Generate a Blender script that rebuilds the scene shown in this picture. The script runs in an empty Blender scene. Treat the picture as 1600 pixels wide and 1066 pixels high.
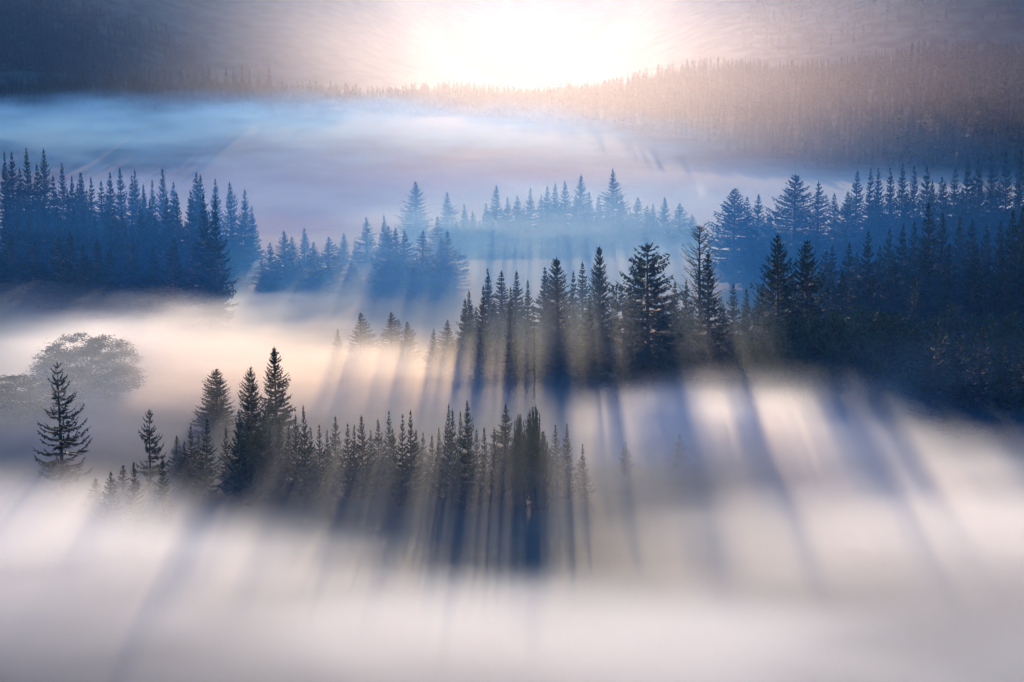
import bpy, math, random
import numpy as np
from mathutils import Vector

# ------------------------------------------------------------------ camera, world, sun, exposure
CAM_H, F_PX, PITCH = 62.0, 3000.0, math.radians(-7.0)
sc = bpy.context.scene
col = sc.collection
camd = bpy.data.cameras.new('camera')
camd.sensor_width = 36.0
camd.lens = 36.0 * F_PX / 1600.0
camd.clip_start, camd.clip_end = 1.0, 20000.0
cam = bpy.data.objects.new('camera', camd)
cam.location = (0, 0, CAM_H)
cam.rotation_euler = (math.radians(90) + PITCH, 0, 0)
col.objects.link(cam)
sc.camera = cam

def ray(px, py):
    """direction through pixel (px, py) of the 1600 x 1066 photograph"""
    u, v = (px - 800.0) / F_PX, (533.0 - py) / F_PX
    c, s = math.cos(PITCH), math.sin(PITCH)
    return np.array([u, c - v * s, s + v * c])

def at(px, py, D):
    """the point at forward distance D (metres along +Y) seen at that pixel"""
    d = ray(px, py)
    return d * (D / d[1]) + np.array([0, 0, CAM_H])

sd = ray(838.0, -400.0)
SUN_EL = math.atan2(sd[2], math.hypot(sd[0], sd[1]))
SUN_AZ = math.atan2(sd[0], sd[1])            # clockwise from +Y
world = bpy.data.worlds.new('World')
sc.world = world
world.use_nodes = True
wn = world.node_tree
for n in list(wn.nodes):
    wn.nodes.remove(n)
sky = wn.nodes.new('ShaderNodeTexSky')
sky.sky_type = 'NISHITA'
sky.sun_disc = False
sky.sun_elevation = SUN_EL
sky.sun_rotation = SUN_AZ
sky.altitude = 800
sky.air_density = 1.0
sky.dust_density = 0.0
sky.ozone_density = 8.0
bgn = wn.nodes.new('ShaderNodeBackground')
bgn.inputs['Strength'].default_value = 0.15
wo = wn.nodes.new('ShaderNodeOutputWorld')
wn.links.new(sky.outputs[0], bgn.inputs['Color'])
wn.links.new(bgn.outputs[0], wo.inputs['Surface'])

sund = bpy.data.lights.new('sun', 'SUN')
sund.energy = 2.8
sund.angle = math.radians(0.5)
sund.color = (1.0, 0.79, 0.57)
sun = bpy.data.objects.new('sun', sund)
dirv = Vector((-sd[0], -sd[1], -sd[2])).normalized()
sun.rotation_euler = dirv.to_track_quat('-Z', 'Y').to_euler()
sun.location = (0, 500, 400)
col.objects.link(sun)

vs = sc.view_settings
vs.view_transform = 'Standard'
vs.look = 'None'
vs.exposure = 1.05
vs.gamma = 1.0
cy = sc.cycles
cy.use_denoising = True
cy.max_bounces = 4
cy.diffuse_bounces = 1
cy.glossy_bounces = 1
cy.transmission_bounces = 1
cy.volume_bounces = 1
cy.transparent_max_bounces = 64
cy.volume_step_rate = 3.0
cy.volume_max_steps = 256
cy.use_adaptive_sampling = True
cy.adaptive_threshold = 0.03
cy.caustics_reflective = cy.caustics_refractive = False

# ------------------------------------------------------------------ materials
def material(name, rgb, rough=0.8, var=0.0, scale=1.0):
    m = bpy.data.materials.new(name)
    m.use_nodes = True
    nt = m.node_tree
    b = nt.nodes['Principled BSDF']
    b.inputs['Roughness'].default_value = rough
    b.inputs['Specular IOR Level'].default_value = 0.2
    if var:
        g = nt.nodes.new('ShaderNodeNewGeometry')
        t = nt.nodes.new('ShaderNodeTexNoise')
        t.inputs['Scale'].default_value = scale
        t.inputs['Detail'].default_value = 4
        r = nt.nodes.new('ShaderNodeValToRGB')
        r.color_ramp.elements[0].position = 0.35
        r.color_ramp.elements[1].position = 0.65
        r.color_ramp.elements[0].color = tuple(c * (1 - var) for c in rgb) + (1,)
        r.color_ramp.elements[1].color = tuple(c * (1 + var) for c in rgb) + (1,)
        nt.links.new(g.outputs['Position'], t.inputs['Vector'])
        nt.links.new(t.outputs['Fac'], r.inputs['Fac'])
        nt.links.new(r.outputs['Color'], b.inputs['Base Color'])
    else:
        b.inputs['Base Color'].default_value = rgb + (1,)
    return m

M_NEEDLE = material('spruce_needles', (0.032, 0.050, 0.030), 0.75, 0.35, 0.8)
M_PINE = material('pine_needles', (0.045, 0.072, 0.030), 0.75, 0.35, 0.8)
M_TWIG = material('bare_twigs', (0.10, 0.085, 0.07), 0.85, 0.3, 1.5)
M_BARK = material('bark', (0.075, 0.055, 0.042), 0.9, 0.4, 3.0)
M_LEAF = material('leaves', (0.055, 0.065, 0.032), 0.7, 0.4, 1.2)
M_GROUND = material('meadow_grass', (0.055, 0.068, 0.040), 0.95, 0.4, 0.05)

def haze_material(name, parts):
    """even air: fine droplets that scatter forward, and clear air that scatters pale blue all round"""
    m = bpy.data.materials.new(name)
    m.use_nodes = True
    nt = m.node_tree
    nt.nodes.clear()
    vs_ = []
    for rgb, density, g in parts:
        v = nt.nodes.new('ShaderNodeVolumePrincipled')
        v.inputs['Color'].default_value = rgb + (1,)
        v.inputs['Density'].default_value = density
        v.inputs['Anisotropy'].default_value = g
        vs_.append(v)
    ad = nt.nodes.new('ShaderNodeAddShader')
    nt.links.new(vs_[0].outputs[0], ad.inputs[0]); nt.links.new(vs_[1].outputs[0], ad.inputs[1])
    o = nt.nodes.new('ShaderNodeOutputMaterial')
    nt.links.new(ad.outputs[0], o.inputs['Volume'])
    return m

def fog_material(name, rgb, density, g, noise, amp, lo, inner, nseed, size, hi=0.62, pw=1.0):
    """density fades from the heart of a bank to its ragged edge (object space: radius 1)"""
    m = bpy.data.materials.new(name)
    m.use_nodes = True
    nt = m.node_tree
    nt.nodes.clear()
    N, L = nt.nodes.new, nt.links.new
    geo = N('ShaderNodeNewGeometry')
    mp = N('ShaderNodeVectorMath'); mp.operation = 'MULTIPLY_ADD'
    mp.inputs[1].default_value = noise
    mp.inputs[2].default_value = (nseed * 7.3, nseed * 3.1, nseed * 5.7)
    t = N('ShaderNodeTexNoise')
    t.inputs['Scale'].default_value = 1.0
    t.inputs['Detail'].default_value = 2.0
    t.inputs['Roughness'].default_value = 0.55
    t.inputs['Distortion'].default_value = 0.0
    L(geo.outputs['Position'], mp.inputs[0]); L(mp.outputs[0], t.inputs['Vector'])
    tc = N('ShaderNodeTexCoord')
    ctr = N('ShaderNodeVectorMath'); ctr.operation = 'SUBTRACT'
    ctr.inputs[1].default_value = (0.5, 0.5, 0.5)
    L(t.outputs['Color'], ctr.inputs[0])
    ma = N('ShaderNodeVectorMath'); ma.operation = 'MULTIPLY_ADD'
    ma.inputs[1].default_value = (amp, amp, amp)
    L(ctr.outputs[0], ma.inputs[0]); L(tc.outputs['Object'], ma.inputs[2])
    ln = N('ShaderNodeVectorMath'); ln.operation = 'LENGTH'
    L(ma.outputs[0], ln.inputs[0])
    mr = N('ShaderNodeMapRange'); mr.interpolation_type = 'SMOOTHSTEP'
    mr.inputs['From Min'].default_value = 1.0
    mr.inputs['From Max'].default_value = inner
    mr.inputs['To Min'].default_value = 0.0
    mr.inputs['To Max'].default_value = 1.0
    L(ln.outputs['Value'], mr.inputs['Value'])
    mn = N('ShaderNodeMapRange'); mn.interpolation_type = 'SMOOTHSTEP'
    mn.inputs['From Min'].default_value = 0.38
    mn.inputs['From Max'].default_value = hi
    mn.inputs['To Min'].default_value = lo
    mn.inputs['To Max'].default_value = 1.0
    L(t.outputs['Fac'], mn.inputs['Value'])
    mu = N('ShaderNodeMath'); mu.operation = 'MULTIPLY'
    po = N('ShaderNodeMath'); po.operation = 'POWER'
    po.inputs[1].default_value = pw
    L(mr.outputs[0], po.inputs[0])
    mn.inputs['To Min'].default_value = lo * density
    mn.inputs['To Max'].default_value = density
    L(po.outputs[0], mu.inputs[0]); L(mn.outputs[0], mu.inputs[1])
    v = N('ShaderNodeVolumeScatter')
    v.inputs['Color'].default_value = rgb + (1,)
    v.inputs['Anisotropy'].default_value = g
    L(mu.outputs[0], v.inputs['Density'])
    o = N('ShaderNodeOutputMaterial')
    L(v.outputs[0], o.inputs['Volume'])
    return m

# ------------------------------------------------------------------ helpers
def make_mesh(name, verts, faces, mat):
    verts = np.asarray(verts, dtype=np.float32)
    faces = np.asarray(faces, dtype=np.int32)
    me = bpy.data.meshes.new(name)
    k = faces.shape[1]
    me.vertices.add(len(verts)); me.vertices.foreach_set('co', verts.ravel())
    me.loops.add(faces.size); me.loops.foreach_set('vertex_index', faces.ravel())
    me.polygons.add(len(faces))
    me.polygons.foreach_set('loop_start', np.arange(0, faces.size, k, dtype=np.int32))
    me.polygons.foreach_set('loop_total', np.full(len(faces), k, dtype=np.int32))
    me.update(calc_edges=True)
    me.materials.append(mat)
    return me

def add(name, data, parent=None):
    o = bpy.data.objects.new(name, data)
    col.objects.link(o)
    if parent is not None:
        o.parent = parent
    return o

def norm(a):
    return a / np.maximum(np.linalg.norm(a, axis=1, keepdims=True), 1e-9)

def blades(base, direc, side, length, width):
    """leaf shaped quads: base, left, tip, right"""
    n = len(base)
    d = norm(direc); s = norm(side)
    L = length[:, None]; W = width[:, None]
    v = np.empty((n, 4, 3))
    v[:, 0] = base
    v[:, 1] = base + d * L * 0.45 + s * W * 0.5
    v[:, 2] = base + d * L
    v[:, 3] = base + d * L * 0.45 - s * W * 0.5
    return v.reshape(-1, 3)

def quads(v):
    return np.arange(len(v), dtype=np.int32).reshape(-1, 4)

def tube(points, radii, sides=6):
    P = np.asarray(points, float); R = np.asarray(radii, float)
    vs_, fs = [], []
    for i in range(len(P)):
        t = P[min(i + 1, len(P) - 1)] - P[max(i - 1, 0)]
        t = t / np.linalg.norm(t)
        a = np.cross(t, [0.3, 1, 0.1]); a /= np.linalg.norm(a)
        b = np.cross(t, a)
        for k in range(sides):
            an = 2 * math.pi * k / sides
            vs_.append(P[i] + R[i] * (math.cos(an) * a + math.sin(an) * b))
    for i in range(len(P) - 1):
        for k in range(sides):
            k2 = (k + 1) % sides
            fs.append((i * sides + k, i * sides + k2, (i + 1) * sides + k2, (i + 1) * sides + k))
    return vs_, fs

# ------------------------------------------------------------------ trees
def spruce(seed, H=24.0, R=4.2, start=0.08, whorls=44, per=7, shape=0.85, up_top=38, down_bot=-22,
           tipup=0.22, droop=0.25, irregular=0.25, gap=0.0, twigs=13, leaders=1, full=1.0, blade=1.0, hang=0.35):
    """crown and trunk meshes of a spruce, height 1 unit = real metres / H applied by scale"""
    rng = np.random.default_rng(seed)
    out = []
    tops = [(0.0, 0.0, 1.0)] if leaders == 1 else [(-0.42, 0.1, 0.985), (0.45, -0.1, 1.0)]
    lumps = rng.uniform(1 - irregular, 1 + irregular * 0.6, 12)
    for (ox, oy, th) in tops:
        split = 0.86
        for w in range(whorls):
            f = (w + rng.uniform(-.3, .3)) / whorls          # 0 bottom, 1 top
            f = min(max(f, 0), 0.995)
            zf = start + (th - start) * f
            if leaders > 1 and zf < split and (ox > 0):
                continue
            k = min(1.0, max(0.0, (zf - split + 0.08) / 0.08)) if leaders > 1 else 0
            prof = (1 - f) ** shape
            prof *= min(1.0, 0.55 + f * 3.0)
            if leaders > 1 and zf > split:
                prof *= 0.75
            n = max(3, int(round(per * (0.55 + 0.6 * prof))))
            a0 = rng.uniform(0, 6.28)
            for j in range(n):
                if rng.random() < gap * (0.3 + prof):
                    continue
                az = a0 + 6.283 * j / n + rng.normal(0, 0.2)
                lump = lumps[int((az % 6.283) / 6.283 * 4 + int(f * 3) * 4) % 12]
                Lb = R * prof * lump * rng.uniform(1 - irregular, 1 + irregular * 0.5) + 0.05
                el = math.radians(up_top * f ** 1.2 + down_bot * (1 - f) ** 1.3 + rng.normal(0, 5))
                m = max(4, int(twigs * (0.35 + 0.65 * min(1.0, Lb / R * 1.2)) * full))
                t = np.linspace(0.12, 1.0, m)
                hor = np.array([math.cos(az), math.sin(az), 0.0])
                perp = np.array([-math.sin(az), math.cos(az), 0.0])
                z0 = zf * H + rng.uniform(-.12, .12)
                rad = t * Lb * math.cos(el)
                zz = z0 + Lb * (t * math.sin(el) - droop * t * (1 - 0.55 * t) * (1 - f) + tipup * t ** 3)
                c = np.stack([ox * k + hor[0] * rad, oy * k + hor[1] * rad, zz], 1)
                tang = norm(np.gradient(c, axis=0))
                # twigs on both sides, plus hanging sprays and the axis itself
                for sgn in (-1, 1):
                    q = np.radians(rng.uniform(38, 62, m))[:, None]
                    d = tang * np.cos(q) + perp * sgn * np.sin(q)
                    d[:, 2] += rng.normal(-0.08, 0.16, m)
                    ln = (0.42 * Lb * (1.05 - t) + 0.10 + 0.22 * (1 - f)) * rng.uniform(0.65, 1.2, m) * blade
                    ln = np.minimum(ln, 1.7)
                    sd_ = np.cross(d, np.array([[0, 0, 1.0]])) + rng.normal(0, 0.35, (m, 3))
                    out.append(blades(c, d, sd_, ln, ln * 0.28 + 0.07))
                d = np.tile([[0.0, 0.0, -1.0]], (m, 1)) + tang * 0.5 + rng.normal(0, 0.25, (m, 3))
                ln = (hang + 0.35 * hang * (1 - f)) * rng.uniform(0.6, 1.5, m) * min(1.0, 0.4 + Lb / R) * blade
                out.append(blades(c, d, tang + rng.normal(0, .2, (m, 3)), ln, ln * 0.5 + 0.05))
                d = tang + rng.normal(0, 0.1, (m, 3)); d[:, 2] += 0.12
                ln = np.full(m, Lb / m * 2.2 + 0.08 + 0.14 * (1 - f)) * blade
                out.append(blades(c, d, np.cross(d, rng.normal(0, 1, (m, 3))), ln, 0.16 + 0.10 * (1 - t)))
        # leader shoot
        m = 26
        t = rng.uniform(0, 1, m)
        c = np.stack([np.full(m, ox), np.full(m, oy), (th - 0.055 * (1 - t)) * H], 1)
        a = rng.uniform(0, 6.28, m)
        d = np.stack([np.cos(a), np.sin(a), np.full(m, 0.9)], 1)
        ln = 0.10 + 0.34 * (1 - t)
        out.append(blades(c, d, np.cross(d, [[0, 0, 1.0]]), ln, ln * 0.3 + 0.05))
        out.append(blades(np.array([[ox, oy, (th - .03) * H]] * 3), np.array([[0, 0, 1.0]] * 3),
                          np.array([[1, 0, 0], [0, 1, 0], [.7, .7, 0.]]), np.full(3, .045 * H), np.full(3, .16)))
    v = np.concatenate(out)
    pts, rr = [], []
    for i in range(8):
        f = i / 7
        pts.append((0, 0, -1.5 + f * (0.93 * H + 1.5))); rr.append(0.30 * (1 - f) ** 0.8 * H / 24 + 0.03)
    tv, tf = tube(pts, rr, 7)
    if leaders > 1:
        for (ox, oy, th) in tops:
            a, b = tube([(0, 0, .78 * H), (ox * .8, oy * .8, .86 * H), (ox, oy, th * H - .3)], [.12, .08, .03], 5)
            k0 = len(tv); tv += a; tf += [tuple(i + k0 for i in q) for q in b]
    return v, quads(v), np.array(tv), np.array(tf)

def bare_tree(seed, H=24.0):
    rng = np.random.default_rng(seed)
    tv, tf, out = [], [], []
    def addt(p, r, s=5):
        a, b = tube(p, r, s)
        k0 = len(tv); tv.extend(a); tf.extend([tuple(i + k0 for i in q) for q in b])
    addt([(0, 0, -1.5), (0.05, 0, 8), (0, .05, 16), (0, 0, 24)], [.28, .2, .12, .03], 7)
    for w in range(46):
        f = (w + rng.uniform(-.4, .4)) / 46
        z0 = (0.16 + 0.83 * f) * H
        for j in range(rng.integers(3, 6)):
            az = rng.uniform(0, 6.28)
            Lb = (3.3 * (1 - f) ** 0.6 * min(1, .6 + 1.5 * f) + .25) * rng.uniform(.55, 1.1)
            el = math.radians(5 + 35 * f + rng.normal(0, 7))
            t = np.linspace(0, 1, 6)
            rad = t * Lb * math.cos(el)
            zz = z0 + Lb * (t * math.sin(el) - .22 * t * (1 - t) + .38 * t ** 3)
            c = np.stack([math.cos(az) * rad, math.sin(az) * rad, zz], 1)
            addt(c, np.linspace(.055, .018, 6), 3)
            tang = norm(np.gradient(c, axis=0))
            perp = np.array([-math.sin(az), math.cos(az), 0.0])
            m = 14
            idx = rng.integers(1, 6, m)
            sgn = rng.choice([-1, 1], m)[:, None]
            d = tang[idx] * .8 + perp * sgn * .6; d[:, 2] += rng.normal(.15, .25, m)
            ln = rng.uniform(.25, .75, m) * (1.1 - f * .5)
            out.append(blades(c[idx], d, np.cross(d, rng.normal(0, 1, (m, 3))), ln, np.full(m, .05)))
    v = np.concatenate(out)
    return v, quads(v), np.array(tv), np.array(tf)

def plume_pine(seed, H=15.0, R=3.4):
    """dense domed crown of upright plumes"""
    rng = np.random.default_rng(seed)
    tv, tf, out = [], [], []
    def addt(p, r, s=5):
        a, b = tube(p, r, s)
        k0 = len(tv); tv.extend(a); tf.extend([tuple(i + k0 for i in q) for q in b])
    addt([(0, 0, -1.5), (0, 0, 5), (0, 0, 12)], [.3, .24, .08], 7)
    for i in range(190):
        az = rng.uniform(0, 6.283); rr = R * math.sqrt(rng.random())
        q = rr / R
        top = H * (1 - 0.58 * q ** 2.0) * rng.uniform(.93, 1.02) if rng.random() < .42 else H * rng.uniform(.16, .8) * (1 - .1 * q)
        x, y = rr * math.cos(az), rr * math.sin(az)
        Lp = rng.uniform(2.6, 4.2)
        k_ = 1.25 if top < H * .6 else 1.0
        x *= k_; y *= k_
        p0 = np.array([x * .6, y * .6, top - Lp * 1.25]); p1 = np.array([x * .9, y * .9, top - Lp * .6]); p2 = np.array([x, y, top])
        addt([np.array([x * .05, y * .05, max(1.0, top - Lp * 1.9)]), p0, p1, p2], [.07, .06, .05, .02], 4)
        m = 85
        t = rng.uniform(0, 1, m)[:, None]
        c = np.where(t < .5, p0 + (p1 - p0) * t * 2, p1 + (p2 - p1) * (t - .5) * 2)
        a = rng.uniform(0, 6.283, m)
        d = np.stack([np.cos(a), np.sin(a), rng.uniform(.7, 1.8, m)], 1)
        ln = rng.uniform(.35, .75, m) * (1.05 - .45 * t[:, 0])
        out.append(blades(c, d, np.cross(d, rng.normal(0, 1, (m, 3))), ln, ln * .24))
    v = np.concatenate(out)
    return v, quads(v), np.array(tv), np.array(tf)

def leafy(seed, H=12.0, R=5.0, clumps=90, leaves=110, leaf=.34):
    rng = np.random.default_rng(seed)
    tv, tf, out = [], [], []
    def addt(p, r, s=5):
        a, b = tube(p, r, s)
        k0 = len(tv); tv.extend(a); tf.extend([tuple(i + k0 for i in q) for q in b])
    addt([(0, 0, -1), (0.1, 0, H * .25), (0, .1, H * .5)], [.32, .24, .15], 7)
    for i in range(clumps):
        u = norm(rng.normal(0, 1, (1, 3)))[0]
        rr = rng.uniform(.45, 1.0) ** .6 * rng.uniform(.82, 1.08)
        c = np.array([u[0] * R * rr, u[1] * R * rr, H * .50 + u[2] * H * .49 * rr])
        if i % 3 == 0:
            addt([(0, 0, H * rng.uniform(.2, .42)), c * [.5, .5, 1] * [1, 1, .85], c], [.1, .06, .02], 4)
        s = rng.uniform(.7, 1.35)
        p = c + rng.normal(0, .5, (leaves, 3)) * s * [1, 1, .75]
        d = rng.normal(0, 1, (leaves, 3)) + [0, 0, .4]
        ln = rng.uniform(.6, 1.3, leaves) * leaf
        out.append(blades(p, d, np.cross(d, rng.normal(0, 1, (leaves, 3))), ln, ln * .6))
    v = np.concatenate(out)
    return v, quads(v), np.array(tv), np.array(tf)

KINDS = {}
def kind(key, data, H, mat):
    v, f, tv, tf = data
    KINDS[key] = (make_mesh(key + '_crown', v, f, mat), make_mesh(key + '_trunk', tv, tf, M_BARK), H, np.percentile(np.hypot(v[:, 0], v[:, 1]), 98))

for i in range(3):
    kind('narrow%d' % i, spruce(10 + i, 24, 2.9, shape=1.0, start=.05, irregular=.36, gap=.05), 24, M_NEEDLE)
    kind('medium%d' % i, spruce(20 + i, 24, 3.9, shape=.95, start=.05, irregular=.38, gap=.06), 24, M_NEEDLE)
    kind('broad%d' % i, spruce(30 + i, 24, 4.8, irregular=.28, shape=.75, gap=.08, tipup=.28), 24, M_NEEDLE)
    kind('young%d' % i, spruce(40 + i, 13, 2.3, whorls=26, per=6, irregular=.34, gap=.08, twigs=10, hang=.2, shape=1.0, tipup=.3, start=.03), 13, M_NEEDLE)
kind('open0', spruce(51, 20, 4.2, whorls=20, per=6, irregular=.35, gap=.22, twigs=12, tipup=.42, droop=.3, shape=.8, hang=.25), 20, M_NEEDLE)
kind('open1', spruce(52, 14, 2.9, whorls=20, per=6, irregular=.3, gap=.28, twigs=10, tipup=.35, droop=.4, shape=.8, hang=.3), 14, M_NEEDLE)
kind('great', spruce(61, 30, 6.0, whorls=34, per=8, irregular=.38, gap=.16, twigs=16, tipup=.30, droop=.42, shape=.58, up_top=30, hang=.6), 30, M_NEEDLE)
kind('twin', spruce(71, 22, 3.5, whorls=36, irregular=.3, gap=.08, leaders=2, tipup=.3, shape=.7), 22, M_NEEDLE)
kind('fan', spruce(81, 28, 3.6, whorls=40, irregular=.2, gap=.04, up_top=58, down_bot=5, tipup=.15, droop=.05, shape=.6, hang=.25), 28, M_NEEDLE)
kind('ragged', spruce(91, 22, 2.6, whorls=22, per=4, irregular=.5, gap=.45, twigs=9, down_bot=-50, droop=.9, tipup=.1, hang=.6), 22, M_NEEDLE)
kind('bare', bare_tree(5), 24, M_TWIG)
kind('plume', plume_pine(6), 15, M_PINE)
kind('leafy0', leafy(7), 12, M_LEAF)
kind('leafy1', leafy(8, 9, 5.2, 80, 100), 9, M_LEAF)

kind('leafy2', leafy(9, 16, 6.5, 170, 150, .36), 16, M_LEAF)

# ------------------------------------------------------------------ terrain
T_D = np.array([60, 200, 300, 420, 520, 620, 760, 950, 1150, 1300, 1450, 1700, 1950, 2200, 2600, 3100, 3700, 4400.])
T_X = np.array([0, 400, 800, 1200, 1600.])
T_Z = np.array([
    [-2, -2, -2, -2, -2],
    [0, 0, 0, 0, 0],
    [2, 1, 0, 0, 0],
    [5, 1, 0, 0, 2],
    [8, 2, 1, 1, 6],
    [10, 2, 2, 4, 10],
    [10, 2, 4, 6, 12],
    [12, 8, 12, 12, 14],
    [26, 28, 26, 22, 22],
    [46, 46, 40, 40, 44],
    [64, 60, 50, 62, 66],
    [62, 58, 60, 86, 101],
    [108, 66, 58, 88, 104],
    [230, 150, 72, 150, 230],
    [400, 290, 122, 240, 400],  # side peaks above the view are added to shade the valley and corners
    [480, 360, 230, 290, 480],
    [520, 420, 330, 350, 520],
    [600, 500, 430, 450, 600]])
_rg = np.random.default_rng(3)
_w = [(_rg.uniform(.004, .02), _rg.uniform(.004, .02), _rg.uniform(0, 6.28)) for _ in range(8)]
def terrain(x, y):
    x = np.asarray(x, float); y = np.maximum(np.asarray(y, float), 60.0)
    px = np.clip(800 + x / y * F_PX, 0, 1599.9) / 400.0
    i = np.minimum(px.astype(int), 3); fx = px - i
    fx = fx * fx * (3 - 2 * fx)
    j = np.clip(np.searchsorted(T_D, y) - 1, 0, len(T_D) - 2)
    fy = np.clip((y - T_D[j]) / (T_D[j + 1] - T_D[j]), 0, 1)
    z = (T_Z[j, i] * (1 - fx) + T_Z[j, i + 1] * fx) * (1 - fy) + (T_Z[j + 1, i] * (1 - fx) + T_Z[j + 1, i + 1] * fx) * fy
    b = sum(np.sin(x * a + y * c + p) for a, c, p in _w) / 8
    return z + b * np.clip(y / 500, .3, 4)

ys = np.concatenate([np.linspace(-120, 60, 7)[:-1], 60 * (4400 / 60) ** np.linspace(0, 1, 190)])
us = np.linspace(-1.0, 1.0, 161)
V = []
for y in ys:
    half = 180 + max(y, 0) * .62
    x = us * half
    V.append(np.stack([x, np.full_like(x, y), terrain(x, y)], 1))
V = np.concatenate(V)
nx = len(us)
jj, ii = np.meshgrid(np.arange(len(ys) - 1), np.arange(nx - 1), indexing='ij')
a = (jj * nx + ii).ravel()
ground = add('ground', make_mesh('ground', V, np.stack([a, a + 1, a + 1 + nx, a + nx], 1), M_GROUND))
ground['kind'] = 'structure'
for p in ground.data.polygons: p.use_smooth = True

# ------------------------------------------------------------------ placing trees
random.seed(4)
def place(k, px, py, D, w=None, label=None, cat='tree', group=None, name='spruce_tree', rz=None):
    p = at(px, py, D)
    zb = float(terrain(p[0], p[1]))
    H = p[2] - zb
    crown, trunk, h0, r0 = KINDS[k]
    s = H / h0
    sx = s
    if w is not None:
        sx = (w * (1.18 if D < 350 else 1.38) * random.uniform(.85, 1.2) * 0.5 * D / F_PX) / r0
    r = bpy.data.objects.new(name, None)
    r.location = (p[0], p[1], zb)
    r.rotation_euler = (random.uniform(-.025, .025), random.uniform(-.025, .025), random.uniform(0, 6.28) if rz is None else rz)
    r.scale = (sx, sx, s)
    r.empty_display_size = 1
    col.objects.link(r)
    add('trunk', trunk, r); add('crown', crown, r)
    r['label'] = label or 'x'
    r['category'] = cat
    if group: r['group'] = group
    return r

ORD = ['', 'first', 'second', 'third', 'fourth', 'fifth', 'sixth', 'seventh', 'eighth', 'ninth', 'tenth', 'eleventh', 'twelfth',
       'thirteenth', 'fourteenth', 'fifteenth', 'sixteenth', 'seventeenth', 'eighteenth', 'nineteenth', 'twentieth']
TENS = {2: 'twenty', 3: 'thirty', 4: 'forty', 5: 'fifty'}
def ordinal(n):
    if n <= 20: return ORD[n]
    t, o = divmod(n, 10)
    return (TENS[t][:-1] + 'ieth') if o == 0 else TENS[t] + '-' + ORD[o]

def row(text, group, D, items, jitter=12):
    """items: (px, py, width px, kind [, D, label, name, cat]); label = the row text with its place in the row"""
    items = sorted(items, key=lambda t: t[0])
    for n, it in enumerate(items, 1):
        px, py, w, k = it[:4]
        d = it[4] if len(it) > 4 and it[4] else D + random.uniform(-jitter, jitter)
        lab = it[5] if len(it) > 5 and it[5] else text % ordinal(n)
        nm = it[6] if len(it) > 6 else 'spruce_tree'
        ct = it[7] if len(it) > 7 else 'tree'
        if k in ('narrow', 'medium', 'broad', 'young'):
            k += str(random.randrange(3))
        place(k, px, py, d, w, lab, ct, group, nm)

N_, M_, B_, Y_ = 'narrow', 'medium', 'broad', 'young'
row('young dark spruce of the near row above white fog, %s from its left end', 'young spruces in the near row', 300, [
    (93, 566, 92, 'open0', 290, 'dark open-branched spruce standing alone near the left edge'),
    (232, 640, 56, 'open1', 290, 'airy pale spruce at the left end of the near row, fog around its foot'),
    (338, 577, 66, B_, 335, 'hazy broad spruce just left of the blackest spruce in the near row'),
    (392, 574, 70, B_, 300, 'blackest and broadest spruce of the near row'),
    (432, 544, 64, 'twin', 322, 'tallest near row spruce, with a forked twin tip'),
    (835, 633, 60, 'plume', 292, 'dense domed green pine with upright plumes in the near row', 'pine_tree'),
    (810, 645, 30, 'plume', 297, 'smaller green pine pressed against the left of the domed pine', 'pine_tree'),
    (733, 626, 40, M_, 292, 'dark tall spruce with a wide tip left of the domed pine'),
    (275, 681, 34, Y_), (297, 667, 34, Y_), (320, 655, 36, Y_), (374, 640, 42, Y_, 290), (410, 648, 34, Y_), (435, 650, 34, Y_),
    (463, 648, 32, Y_), (478, 634, 32, Y_), (499, 664, 24, Y_), (524, 651, 36, Y_), (543, 662, 26, Y_), (552, 664, 24, Y_),
    (567, 649, 38, Y_), (592, 655, 34, Y_), (607, 643, 34, Y_), (627, 647, 32, Y_), (641, 642, 34, Y_), (660, 676, 24, Y_),
    (674, 680, 24, Y_), (697, 632, 30, Y_), (709, 640, 26, Y_), (720, 643, 24, Y_), (759, 668, 30, Y_),
    (788, 631, 40, 'medium', 305), (870, 664, 30, Y_), (887, 662, 30, Y_), (912, 694, 28, Y_), (977, 690, 26, Y_, 320),
    (1062, 678, 28, Y_, 325), (286, 690, 26, Y_), (309, 680, 26, Y_), (352, 668, 30, Y_), (385, 668, 30, Y_), (422, 668, 28, Y_), (449, 668, 28, Y_), (488, 668, 26, Y_), (512, 672, 26, Y_), (580, 672, 26, Y_), (617, 670, 26, Y_), (650, 672, 24, Y_), (686, 668, 26, Y_), (746, 672, 26, Y_), (774, 668, 28, Y_), (856, 690, 30, Y_)], 8)
row('low sapling sinking into white fog before the near row, %s from the left', 'low trees fading in fog', 280,
    [(172, 738, 40, Y_), (190, 728, 44, Y_), (210, 722, 30, Y_), (255, 712, 30, Y_), (150, 748, 44, Y_)])
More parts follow.
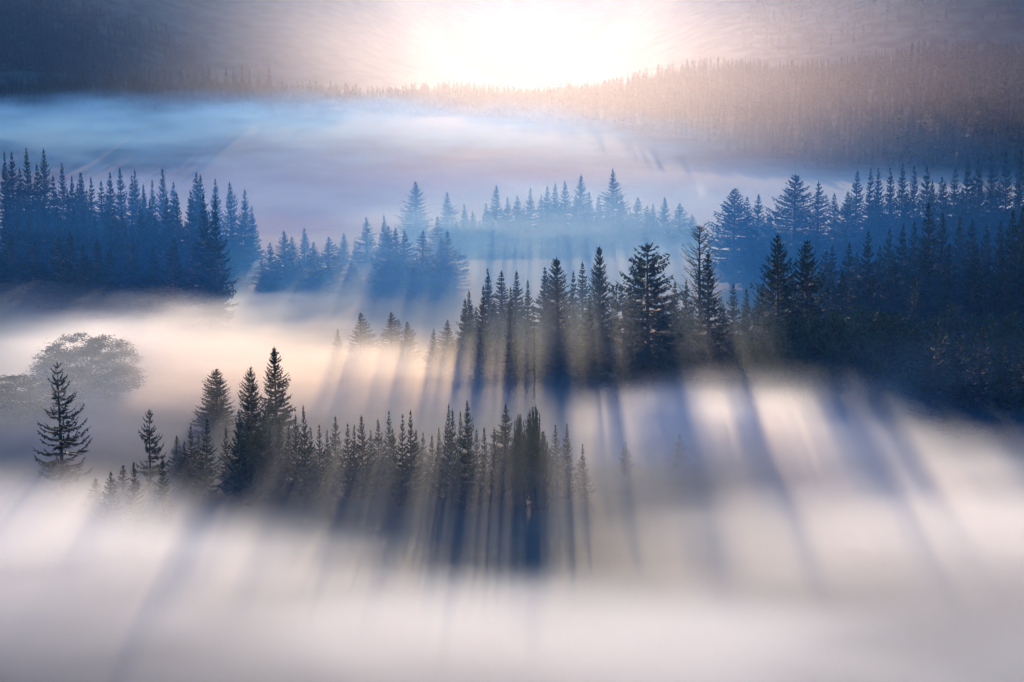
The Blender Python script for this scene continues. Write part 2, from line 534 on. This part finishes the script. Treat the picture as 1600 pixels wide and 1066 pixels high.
row('spruce of the central forest edge casting shadow beams, %s from its left end', 'spruces of the central forest edge', 425, [
    (528, 514, 26, N_, 420), (563, 489, 48, M_, 430), (612, 488, 54, M_, 440), (637, 502, 40, M_, 420), (678, 514, 34, M_, 410),
    (700, 500, 40, M_, 425), (726, 468, 36, N_), (736, 455, 34, N_), (751, 446, 36, N_, 405), (765, 420, 34, N_, 450),
    (784, 424, 40, N_, 455), (805, 424, 36, N_, 450), (799, 449, 30, N_, 405, 'very narrow dark spruce beside a small dark one in the central forest'),
    (808, 520, 26, Y_, 400, 'small dark sapling in front of the very narrow spruce'),
    (825, 438, 34, N_), (837, 480, 26, 'ragged', 405, 'thin ragged spruce with drooping limbs in the central forest'),
    (849, 418, 36, N_, 450), (873, 404, 54, 'fan', 425), (893, 424, 26, N_, 440), (912, 410, 34, N_, 450),
    (938, 385, 52, 'fan', 420, 'tall spruce with upswept fan-like branches left of the great spruce'),
    (917, 460, 42, M_, 400), (976, 509, 30, Y_, 400, 'small spruce left of the foot of the great spruce'),
    (1015, 381, 96, 'great', 405, 'great dark spruce with heavy tiered limbs, broadest of the central forest'),
    (1052, 440, 34, N_), (1070, 440, 34, N_), (744, 480, 36, M_), (772, 470, 38, M_, 440), (815, 465, 36, M_, 445), (858, 455, 40, M_, 445), (885, 465, 40, M_, 440), (955, 455, 40, M_, 445), (985, 450, 38, M_, 450), (1035, 470, 44, M_, 440), (1130, 475, 44, M_, 430), (1240, 430, 60, M_, 440), (1097, 353, 60, 'bare', 420, 'bare dead tree with upturned twigs right of the great spruce', 'dead_tree'),
    (1110, 393, 60, M_, 408, 'dark spruce directly in front of the bare dead tree'), (1147, 444, 48, M_), (1166, 450, 44, M_), (1190, 442, 44, M_, 440),
    (1221, 367, 68, B_, 410, 'dark layered spruce, left of the tall pair right of the dead tree'),
    (1263, 377, 66, B_, 415, 'dark layered spruce, right of the tall pair right of the dead tree'),
    ], 15)
row('dark navy spruce of the right forest slope, %s from its left end', 'spruces of the right forest', 480, [
    (1292, 392, 50, M_), (1302, 384, 40, N_), (1323, 380, 44, M_), (1356, 361, 46, M_, 460), (1388, 356, 44, M_),
    (1340, 395, 46, M_), (1372, 385, 46, M_), (1410, 350, 44, M_), (1432, 345, 44, M_), (1456, 316, 52, M_, 470), (1475, 331, 44, M_),
    (1500, 338, 46, M_), (1521, 343, 44, M_), (1542, 350, 46, M_), (1562, 345, 46, M_), (1583, 328, 46, M_, 470), (1600, 322, 50, M_),
    (1465, 505, 60, B_, 365), (1500, 520, 60, B_, 350), (1535, 510, 60, B_, 358), (1568, 530, 64, B_, 345), (1600, 520, 64, B_, 350), (1445, 372, 50, M_, 455), (1485, 380, 50, M_, 455), (1525, 385, 50, M_, 455), (1565, 382, 50, M_, 455), (1400, 400, 50, M_, 450),
    (1320, 425, 50, M_, 440), (1360, 430, 50, M_, 440), (1430, 430, 54, M_, 440), (1475, 438, 54, M_, 440), (1520, 436, 54, M_, 440), (1572, 430, 54, M_, 440),
    (1608, 395, 50, M_, 450), (1615, 340, 50, M_)], 12)
row('dim rounded leafy tree at the foot of the right forest, %s from the left', 'rounded trees at the forest foot', 400, [
    (1215, 505, 80, 'leafy0', 402), (1258, 500, 84, 'leafy1', 395), (1300, 488, 90, 'leafy0', 400), (1348, 478, 100, 'leafy0', 405), (1395, 492, 90, 'leafy1', 392), (1438, 500, 90, 'leafy0', 398),
    (1480, 480, 90, 'leafy0', 408), (1530, 500, 90, 'leafy1', 398), (1580, 490, 90, 'leafy0', 402), (1180, 528, 70, 'leafy1', 395), (1620, 490, 90, 'leafy0', 400)], 5)
for o in col.objects:
    if o.get('group') == 'rounded trees at the forest foot': o.name = 'leafy_tree'
place('leafy2', 12, 588, 350, 150, 'dim wide leafy tree at the left edge behind the open-branched spruce', 'tree', None, 'leafy_tree')
place('leafy2', 138, 522, 377, 118, 'big pale rounded leafy tree in fog, up right of the open-branched spruce', 'tree', None, 'leafy_tree')
row('hazy blue spruce of the small middle grove, %s from its left end', 'spruces of the middle grove', 600, [
    (410, 404, 32, M_), (422, 379, 34, M_), (445, 361, 40, M_), (458, 370, 38, M_), (475, 356, 34, M_, 640), (490, 378, 40, M_),
    (512, 370, 52, M_), (536, 364, 30, N_, 660), (548, 408, 28, N_), (556, 416, 26, N_), (573, 340, 36, N_, 660), (600, 336, 24, N_, 650),
    (607, 354, 46, M_), (620, 357, 44, M_), (633, 361, 40, M_), (660, 361, 40, N_), (683, 338, 36, N_, 660), (697, 361, 56, M_), (690, 372, 40, M_)], 10)
row('faint pale spruce in bright central mist behind the grove, %s from the left', 'faint spruces in the bright mist', 730, [
    (650, 284, 40, M_, 800), (700, 300, 34, M_, 790), (727, 318, 30, N_), (740, 330, 30, N_), (760, 318, 30, N_), (776, 290, 34, M_), (795, 308, 28, N_), (808, 306, 34, N_),
    (829, 294, 28, N_), (845, 305, 28, N_), (853, 291, 26, N_), (866, 287, 34, M_), (884, 284, 36, M_), (897, 305, 30, N_), (907, 274, 36, M_),
    (920, 300, 30, N_), (937, 308, 30, N_), (960, 264, 40, M_, 780), (971, 307, 34, N_), (995, 309, 40, M_), (1010, 322, 30, N_), (1022, 319, 30, N_), (1036, 308, 36, M_),
    (1062, 318, 50, M_), (1080, 335, 40, M_), (714, 345, 34, N_), (750, 345, 36, M_), (785, 330, 34, M_), (820, 325, 36, M_), (875, 320, 36, M_), (948, 325, 36, M_), (985, 330, 36, M_)], 18)
row('blue hazy spruce on the slope above the bare dead tree, %s from the left', 'blue spruces on the right slope', 620, [
    (1146, 295, 66, B_), (1168, 308, 40, M_), (1183, 304, 54, M_), (1204, 333, 40, M_), (1242, 273, 72, B_), (1279, 284, 56, M_), (1306, 302, 42, M_),
    (1336, 266, 46, M_), (1356, 263, 40, M_), (1376, 262, 40, M_), (1393, 262, 36, N_), (1411, 256, 38, M_), (1431, 258, 40, M_), (1451, 258, 40, M_),
    (1470, 275, 44, M_), (1490, 262, 40, M_), (1511, 246, 42, M_), (1530, 248, 38, M_), (1551, 240, 40, M_), (1576, 237, 44, M_), (1597, 233, 44, M_),
    (1325, 300, 46, M_, 590), (1370, 298, 46, M_, 590), (1415, 300, 46, M_, 590), (1460, 298, 46, M_, 590), (1505, 296, 46, M_, 590), (1550, 290, 46, M_, 590), (1590, 288, 46, M_, 590)], 14)
row('blue spruce of the left forest back row, %s from the left edge', 'back row of the left forest', 640, [
    (5, 237, 30, N_), (19, 239, 30, N_), (32, 262, 30, N_), (46, 231, 34, M_), (66, 232, 34, M_), (59, 257, 30, N_, 620), (82, 275, 30, N_), (98, 255, 30, M_),
    (112, 275, 30, N_), (121, 269, 28, N_), (129, 271, 28, N_), (142, 278, 28, N_), (157, 283, 28, N_), (169, 270, 30, N_), (190, 262, 34, M_), (203, 275, 28, N_), (213, 265, 32, M_),
    (226, 288, 28, N_), (237, 281, 30, N_), (256, 263, 38, M_), (270, 285, 30, N_), (303, 269, 34, M_), (309, 274, 40, M_, 610), (336, 280, 30, N_, 680), (362, 284, 42, M_), (380, 296, 36, M_),
    (396, 322, 30, N_, 680)], 10)
row('dark blue spruce of the left forest front row, %s from the left edge', 'front row of the left forest', 560, [
    (8, 322, 36, M_), (25, 329, 34, M_), (45, 333, 34, M_), (60, 340, 34, M_), (71, 325, 32, N_), (91, 321, 34, M_), (104, 335, 30, N_), (116, 321, 30, M_), (129, 321, 34, M_),
    (148, 340, 34, M_), (166, 330, 32, M_), (180, 324, 32, M_), (192, 329, 34, M_), (205, 345, 34, M_), (219, 317, 32, M_), (232, 313, 34, M_), (244, 335, 30, N_), (256, 306, 42, M_), (277, 302, 42, M_),
    (298, 300, 44, M_), (312, 310, 40, M_), (322, 302, 34, N_, 515, 'left of the two tall spruces at the right end of the left forest'),
    (333, 305, 44, M_, 505, 'right of the two tall spruces at the right end of the left forest')], 10)
row('shadowed spruce low on the left forest slope, %s from the left edge', 'lower slope of the left forest', 510, [
    (18, 372, 44, M_), (55, 378, 44, M_), (92, 370, 44, M_), (130, 382, 44, M_), (108, 360, 40, M_), (148, 372, 44, M_), (170, 390, 46, M_), (205, 378, 46, M_), (240, 388, 46, M_), (272, 372, 48, M_), (300, 380, 48, M_), (-10, 380, 46, M_)], 12)
row('small dark spruce along the upper left ridge crest, %s from the left', 'spruces on the upper left ridge', 1425, [
    (98, 116, 14, M_), (106, 112, 14, M_), (116, 111, 14, M_), (124, 113, 14, M_), (131, 110, 14, M_), (139, 111, 14, M_), (147, 119, 12, M_),
    (172, 106, 24, M_), (190, 119, 13, M_), (204, 114, 14, M_), (212, 110, 14, M_), (222, 112, 14, M_), (233, 108, 14, M_), (245, 110, 14, M_),
    (257, 107, 14, M_), (268, 109, 14, M_), (281, 105, 14, M_), (292, 108, 14, M_), (305, 103, 14, M_), (318, 106, 14, M_), (327, 100, 18, M_), (340, 105, 14, M_),
    (352, 104, 14, M_), (366, 102, 14, M_), (377, 98, 18, M_), (390, 104, 14, M_), (404, 102, 14, M_), (420, 99, 16, M_)], 10)
row('tiny pale spruce in mist under the upper ridge, %s from the left', 'frosted spruces under the upper ridge', 1385, [
    (436, 158, 20, M_), (456, 160, 20, M_), (470, 165, 18, M_), (493, 154, 22, M_), (512, 160, 20, M_), (525, 166, 18, M_)], 8)
print('individual trees', len([o for o in col.objects if o.type == 'EMPTY']))

# ------------------------------------------------------------------ far forest (far past three hundred: one mass)
def crown_mass(bands, seed):
    """whole spruces standing among and behind the rows, as vertices for the forest mass"""
    rng = np.random.default_rng(seed)
    keys = ['narrow0', 'narrow1', 'narrow2', 'medium0', 'medium1', 'medium2']
    out = []
    for (n, xs, ys_, lo, hi, d0, d1) in bands:
        for _ in range(n):
            px = rng.uniform(xs[0], xs[-1]); D = rng.uniform(d0, d1)
            p = at(px, float(np.interp(px, xs, ys_)) + rng.uniform(lo, hi), D)
            zb = float(terrain(p[0], p[1])); H = p[2] - zb
            if H < 7: continue
            me, _t, h0, r0 = KINDS[keys[rng.integers(6)]]
            v = np.empty(len(me.vertices) * 3, dtype=np.float32); me.vertices.foreach_get('co', v)
            v = v.reshape(-1, 3)
            a = rng.uniform(0, 6.283); k = H / h0; kx = k * rng.uniform(1.0, 1.35)
            c, s_ = math.cos(a), math.sin(a)
            out.append(np.stack([p[0] + kx * (c * v[:, 0] - s_ * v[:, 1]), p[1] + kx * (s_ * v[:, 0] + c * v[:, 1]), zb + k * v[:, 2]], 1))
    return np.concatenate(out)

def far_forest(name, n, dens, seed, hmin, hmax, ring=7):
    """dens: list of (px0, px1, D0, D1, share)"""
    rng = np.random.default_rng(seed)
    P = []
    for (a, b, d0, d1, sh) in dens:
        k = int(n * sh)
        D = np.sqrt(rng.uniform(d0 ** 2, d1 ** 2, k)); u = rng.uniform(a, b, k)
        P.append(np.stack([(u - 800) / F_PX * D, D], 1))
    P = np.concatenate(P)
    pxx = 800 + P[:, 0] / P[:, 1] * F_PX
    P = P[P[:, 1] > np.interp(pxx, [450, 700, 1000, 1250, 1500], [1380, 1560, 1330, 1180, 1140]) + rng.normal(0, 14, len(P))]
    z = terrain(P[:, 0], P[:, 1])
    H = rng.uniform(hmin, hmax, len(P)) * (1 + .25 * np.sin(P[:, 0] * .03) * np.sin(P[:, 1] * .021))
    Rr = H * rng.uniform(.15, .25, len(P))
    # a tree: tiers of drooping blade pairs
    tiers, per = 9, ring
    out = []
    for t in range(tiers):
        f = t / tiers
        for k in range(per):
            az = rng.uniform(0, 6.283, len(P))
            L = Rr * (1 - f) ** .85 * rng.uniform(.6, 1.25, len(P)) + .25
            hor = np.stack([np.cos(az), np.sin(az), np.zeros(len(P))], 1)
            prp = np.stack([-np.sin(az), np.cos(az), np.zeros(len(P))], 1)
            base = np.stack([P[:, 0], P[:, 1], z + H * (.12 + .86 * f + rng.uniform(0, .07, len(P)))], 1)
            v = np.empty((len(P), 4, 3))
            v[:, 0] = base + [0, 0, .6]
            tip = base + hor * L[:, None] + np.stack([0 * L, 0 * L, -.18 * L + .05 * H * 0], 1)
            v[:, 1] = base + hor * (L * .55)[:, None] + prp * (L * .42)[:, None] - [0, 0, .5]
            v[:, 2] = tip
            v[:, 3] = base + hor * (L * .55)[:, None] - prp * (L * .42)[:, None] - [0, 0, .5]
            out.append(v.reshape(-1, 3))
    for k in range(2):
        s = np.array([1, 0, 0.]) if k else np.array([0, 1, 0.])
        b = np.stack([P[:, 0], P[:, 1], z - 1], 1)
        v = np.empty((len(P), 4, 3))
        v[:, 0] = b; v[:, 1] = b + s * .45 + [0, 0, 4]; v[:, 2] = b + np.stack([0 * H, 0 * H, H + 1.6], 1); v[:, 3] = b - s * .45 + [0, 0, 4]
        out.append(v.reshape(-1, 3))
    out.append(crown_mass([
        (34, [0, 100, 250, 380], [250, 272, 282, 312], 12, 70, 600, 690),
        (24, [400, 480, 560, 720], [395, 375, 395, 370], 10, 60, 610, 680),
        (60, [540, 720, 900, 1090], [350, 325, 296, 330], 8, 70, 700, 860),
        (40, [1120, 1250, 1330, 1640], [330, 305, 278, 250], 14, 80, 570, 680),
        (20, [700, 850, 1000, 1200], [480, 460, 470, 460], 0, 40, 430, 480),
        (34, [1230, 1340, 1500, 1650], [425, 395, 375, 360], 5, 70, 440, 500)], 21))
    v = np.concatenate(out)
    o = add(name, make_mesh(name, v, quads(v), M_NEEDLE))
    o['kind'] = 'stuff'
    o['label'] = 'spruce forest filling in behind the single trees and covering the far hills'
    o['category'] = 'forest'
    return o
far_forest('forest', 11000, [
    (-150, 520, 1405, 1600, .10), (350, 900, 1420, 1750, .07), (600, 1800, 1140, 1760, .36),
    (-150, 330, 1880, 2100, .08), (1150, 1800, 2050, 2900, .12)], 12, 11, 21)

# ------------------------------------------------------------------ haze and fog
def box(name, lo, hi, mat):
    v = [(x, y, z) for x in (lo[0], hi[0]) for y in (lo[1], hi[1]) for z in (lo[2], hi[2])]
    f = [(0, 1, 3, 2), (4, 6, 7, 5), (0, 4, 5, 1), (2, 3, 7, 6), (0, 2, 6, 4), (1, 5, 7, 3)]
    return add(name, make_mesh(name, v, f, mat))
haze = box('haze', (-3100, -200, -8), (3100, 4500, 640),
           haze_material('haze_air', [((1.0, .88, .80), 0.000007, .92), ((.14, .46, 1.0), 0.00005, .0)]))
haze['kind'] = 'stuff'; haze['label'] = 'thin pale morning haze filling the valley air'; haze['category'] = 'haze'

def ico(sub=3):
    import bmesh
    bm = bmesh.new()
    bmesh.ops.create_icosphere(bm, subdivisions=sub, radius=1.22)
    v = [tuple(q.co) for q in bm.verts]; f = [[w.index for w in p.verts] for p in bm.faces]
    bm.free()
    return v, f
ICO = ico()
NB = [0]
def fog(px, py, D, rx, ry, rz, density, label, g=.45, rgb=(.86, .93, 1.0), noise=(.018, .028, .085), amp=.5, lo=.35, inner=.35, hi=.62, rot=0, pw=1.0, zc=None):
    """an ellipsoid bank centred on the point seen at (px, py) at distance D; rx in pixels at that distance, ry and rz in metres"""
    NB[0] += 1
    c = at(px, py, D)
    m = fog_material('fog', rgb, density, g, noise, amp, lo, inner, NB[0], rz, hi, pw)
    o = add('fog_bank', make_mesh('fog_bank', ICO[0], ICO[1], m))
    o.location = (c[0], c[1], c[2] if zc is None else zc)
    o.scale = (rx * D / F_PX, ry, rz)
    o.rotation_euler = (0, 0, rot)
    o['kind'] = 'stuff'; o['label'] = label; o['category'] = 'fog'
    return o

SHADE_BLUE = (.30, .54, 1.0)  # blue of skylit shade put into the mist's own colour
DEEP = (.12, .52, 1.0)
fog(-60, 900, 228, 1000, 54, 14, .065, 'bright white fog sheet filling the lower left meadow', zc=0, amp=.38, lo=.4, g=.5, rot=-.34)
fog(1000, 1020, 188, 1500, 42, 13, .06, 'pale fog sheet along the bottom of the valley', zc=0, amp=.4, lo=.35, g=.45)
fog(1480, 900, 240, 760, 50, 13, .055, 'pale fog sheet on the lower right meadow', zc=0, amp=.4, lo=.6, g=.55)
fog(1170, 640, 330, 330, 36, 16, .07, 'cream sunlit fog over the meadow below the right forest', zc=2, g=.55, lo=.5, amp=.7, inner=.2)
fog(1430, 690, 290, 420, 36, 13, .06, 'cream fog tongue striped by shadows at the lower right', zc=1, g=.55, lo=.5, amp=.7, inner=.2)
fog(240, 615, 388, 420, 36, 18, .06, 'cream fog bank before the dark left forest', zc=4, g=.55, lo=.3, amp=.65)
fog(520, 560, 390, 400, 42, 17, .05, 'bright fog between the near row and the middle grove', zc=3, g=.55, lo=.35, amp=.6)
fog(760, 400, 540, 620, 110, 28, .005, 'thin mist hanging among the middle groves, tinted blue as skylit shade', zc=10, rgb=SHADE_BLUE, g=.2, pw=1.5)
fog(860, 330, 640, 460, 70, 34, .005, 'pale bright mist veiling the faint spruces', zc=14, rgb=(.54, .72, 1), g=.6, pw=1.5)
fog(700, 270, 880, 1300, 170, 30, .010, 'fog filling the hollow behind the middle forests, tinted blue as shade', zc=12, rgb=(.38, .62, 1), g=.2, lo=.3)  # white fog in shade, with the blue painted in
fog(330, 200, 1180, 900, 190, 36, .017, 'fog river across the upper left valley, tinted blue as skylit shade', zc=38, rgb=(.20, .53, 1), g=.12, lo=.05, hi=.58)  # blue skylight baked into this fog's colour
fog(830, 150, 1060, 820, 260, 145, .00078, 'sunlit mist added as sun glow before the central ridge', zc=60, inner=0.0, g=.76, rgb=(1, .87, .81), noise=(.002,.002,.006), lo=.8, amp=.3, pw=1.6)  # added bank, placed and warmed to give the sun's glow
fog(830, 60, 1920, 1450, 230, 150, .00030, 'haze added behind the upper ridge, tinted warm as sun glow', zc=120, inner=0.0, g=.76, rgb=(1, .85, .80), noise=(.002,.002,.006), lo=.8, amp=.3, pw=1.3)  # second added bank: back glow, its warmth put into the colour

fog(1120, 150, 1280, 1200, 260, 120, .00025, 'haze before the far hills, tinted rosy as warm sunlight', zc=80, inner=0.0, g=.72, rgb=(1, .64, .54), noise=(.002,.002,.006), lo=.8, amp=.3, pw=1.2)  # warm sunlight painted into the colour, against the blue air
fog(1092, 300, 600, 24, 3.0, 5.0, .035, 'small curl of bright mist above the bare dead tree', noise=(.25, .25, .3), amp=1.1, lo=0, inner=.2, g=.6)
fog(330, 492, 402, 330, 26, 7, .018, 'torn wisps curling off the top of the cream fog bank', zc=17, g=.6, lo=0, amp=1.0, inner=.1, noise=(.035, .05, .16))

fog(60, 715, 272, 300, 22, 9, .03, 'soft fog around the foot of the open-branched spruce', zc=3, g=.5, lo=.5)
fog(1500, 600, 338, 380, 34, 26, .004, 'haze tinted blue as shade at the foot of the right forest', zc=8, rgb=(.2, .5, 1), g=.1, inner=0)  # the forest's blue shade is put into the scatter colour

fog(90, 590, 328, 330, 26, 28, .020, 'pale mist veiling the leafy trees near the left edge', zc=8, g=.45, inner=0, lo=.5, rgb=(.74, .88, 1))

def mist_slab(name, y0, y1, thick, density, rgb, g, label):
    """an even layer of mist lying on the land, closed all round"""
    yy = np.linspace(y0, y1, 70); uu = np.linspace(-1, 1, 41)
    X = np.stack([uu * (150 + y * .42) for y in yy]); Y = np.repeat(yy[:, None], 41, 1)
    bump = 1 + .35 * np.sin(X * .021 + Y * .013) * np.sin(Y * .034 - X * .008)
    e = np.minimum(np.linspace(0, 6, 70), np.linspace(1, 0, 70) * 2.5)[:, None]
    Z = terrain(X, Y)
    top = np.stack([X, Y, Z + thick * bump * np.clip(e, .05, 1)], 2).reshape(-1, 3)
    bot = np.stack([X, Y, Z - 2.0], 2).reshape(-1, 3)
    n, k = len(top), 41
    f = []
    for j in range(69):
        for i in range(40):
            q = j * k + i
            f.append((q, q + 1, q + 1 + k, q + k)); f.append((n + q, n + q + k, n + q + 1 + k, n + q + 1))
        q = j * k
        f.append((q, q + k, n + q + k, n + q)); q += 40
        f.append((q, n + q, n + q + k, q + k))
    for i in range(40):
        f.append((i, n + i, n + i + 1, i + 1)); q = 69 * k + i
        f.append((q, q + 1, n + q + 1, n + q))
    m = haze_material('ground_mist', [(rgb, density, g), ((.3, .6, 1.0), density * .25, 0.0)])
    o = add(name, make_mesh(name, np.concatenate([top, bot]), f, m))
    o['kind'] = 'stuff'; o['label'] = label; o['category'] = 'mist'
mist_slab('ground_mist', 150, 1000, 8, .004, (.85, .92, 1), .5, 'low mist lying on the valley meadow')
fog(600, 690, 290, 560, 46, 22, .0019, 'thin sunlit mist among the near row of spruces', zc=4, rgb=(.74, .88, 1), g=.7, inner=0, lo=.6)
fog(960, 560, 390, 480, 50, 28, .005, 'thin mist striped by shadows under the central forest', zc=4, rgb=(.75, .88, 1), g=.65, inner=0, lo=.6)
fog(800, 420, 560, 1300, 225, 60, .0055, 'added air bank tinted blue as shade in the middle valley', zc=14, rgb=(.08, .44, 1), g=.0, inner=0, lo=.8)  # added bank; its red-absorbing colour stands in for blue skylit shade
fog(1080, 760, 262, 480, 52, 24, .0030, 'thin shadow-striped mist over the right meadow', zc=4, rgb=(.85, .92, 1), g=.65, inner=0, lo=.6)
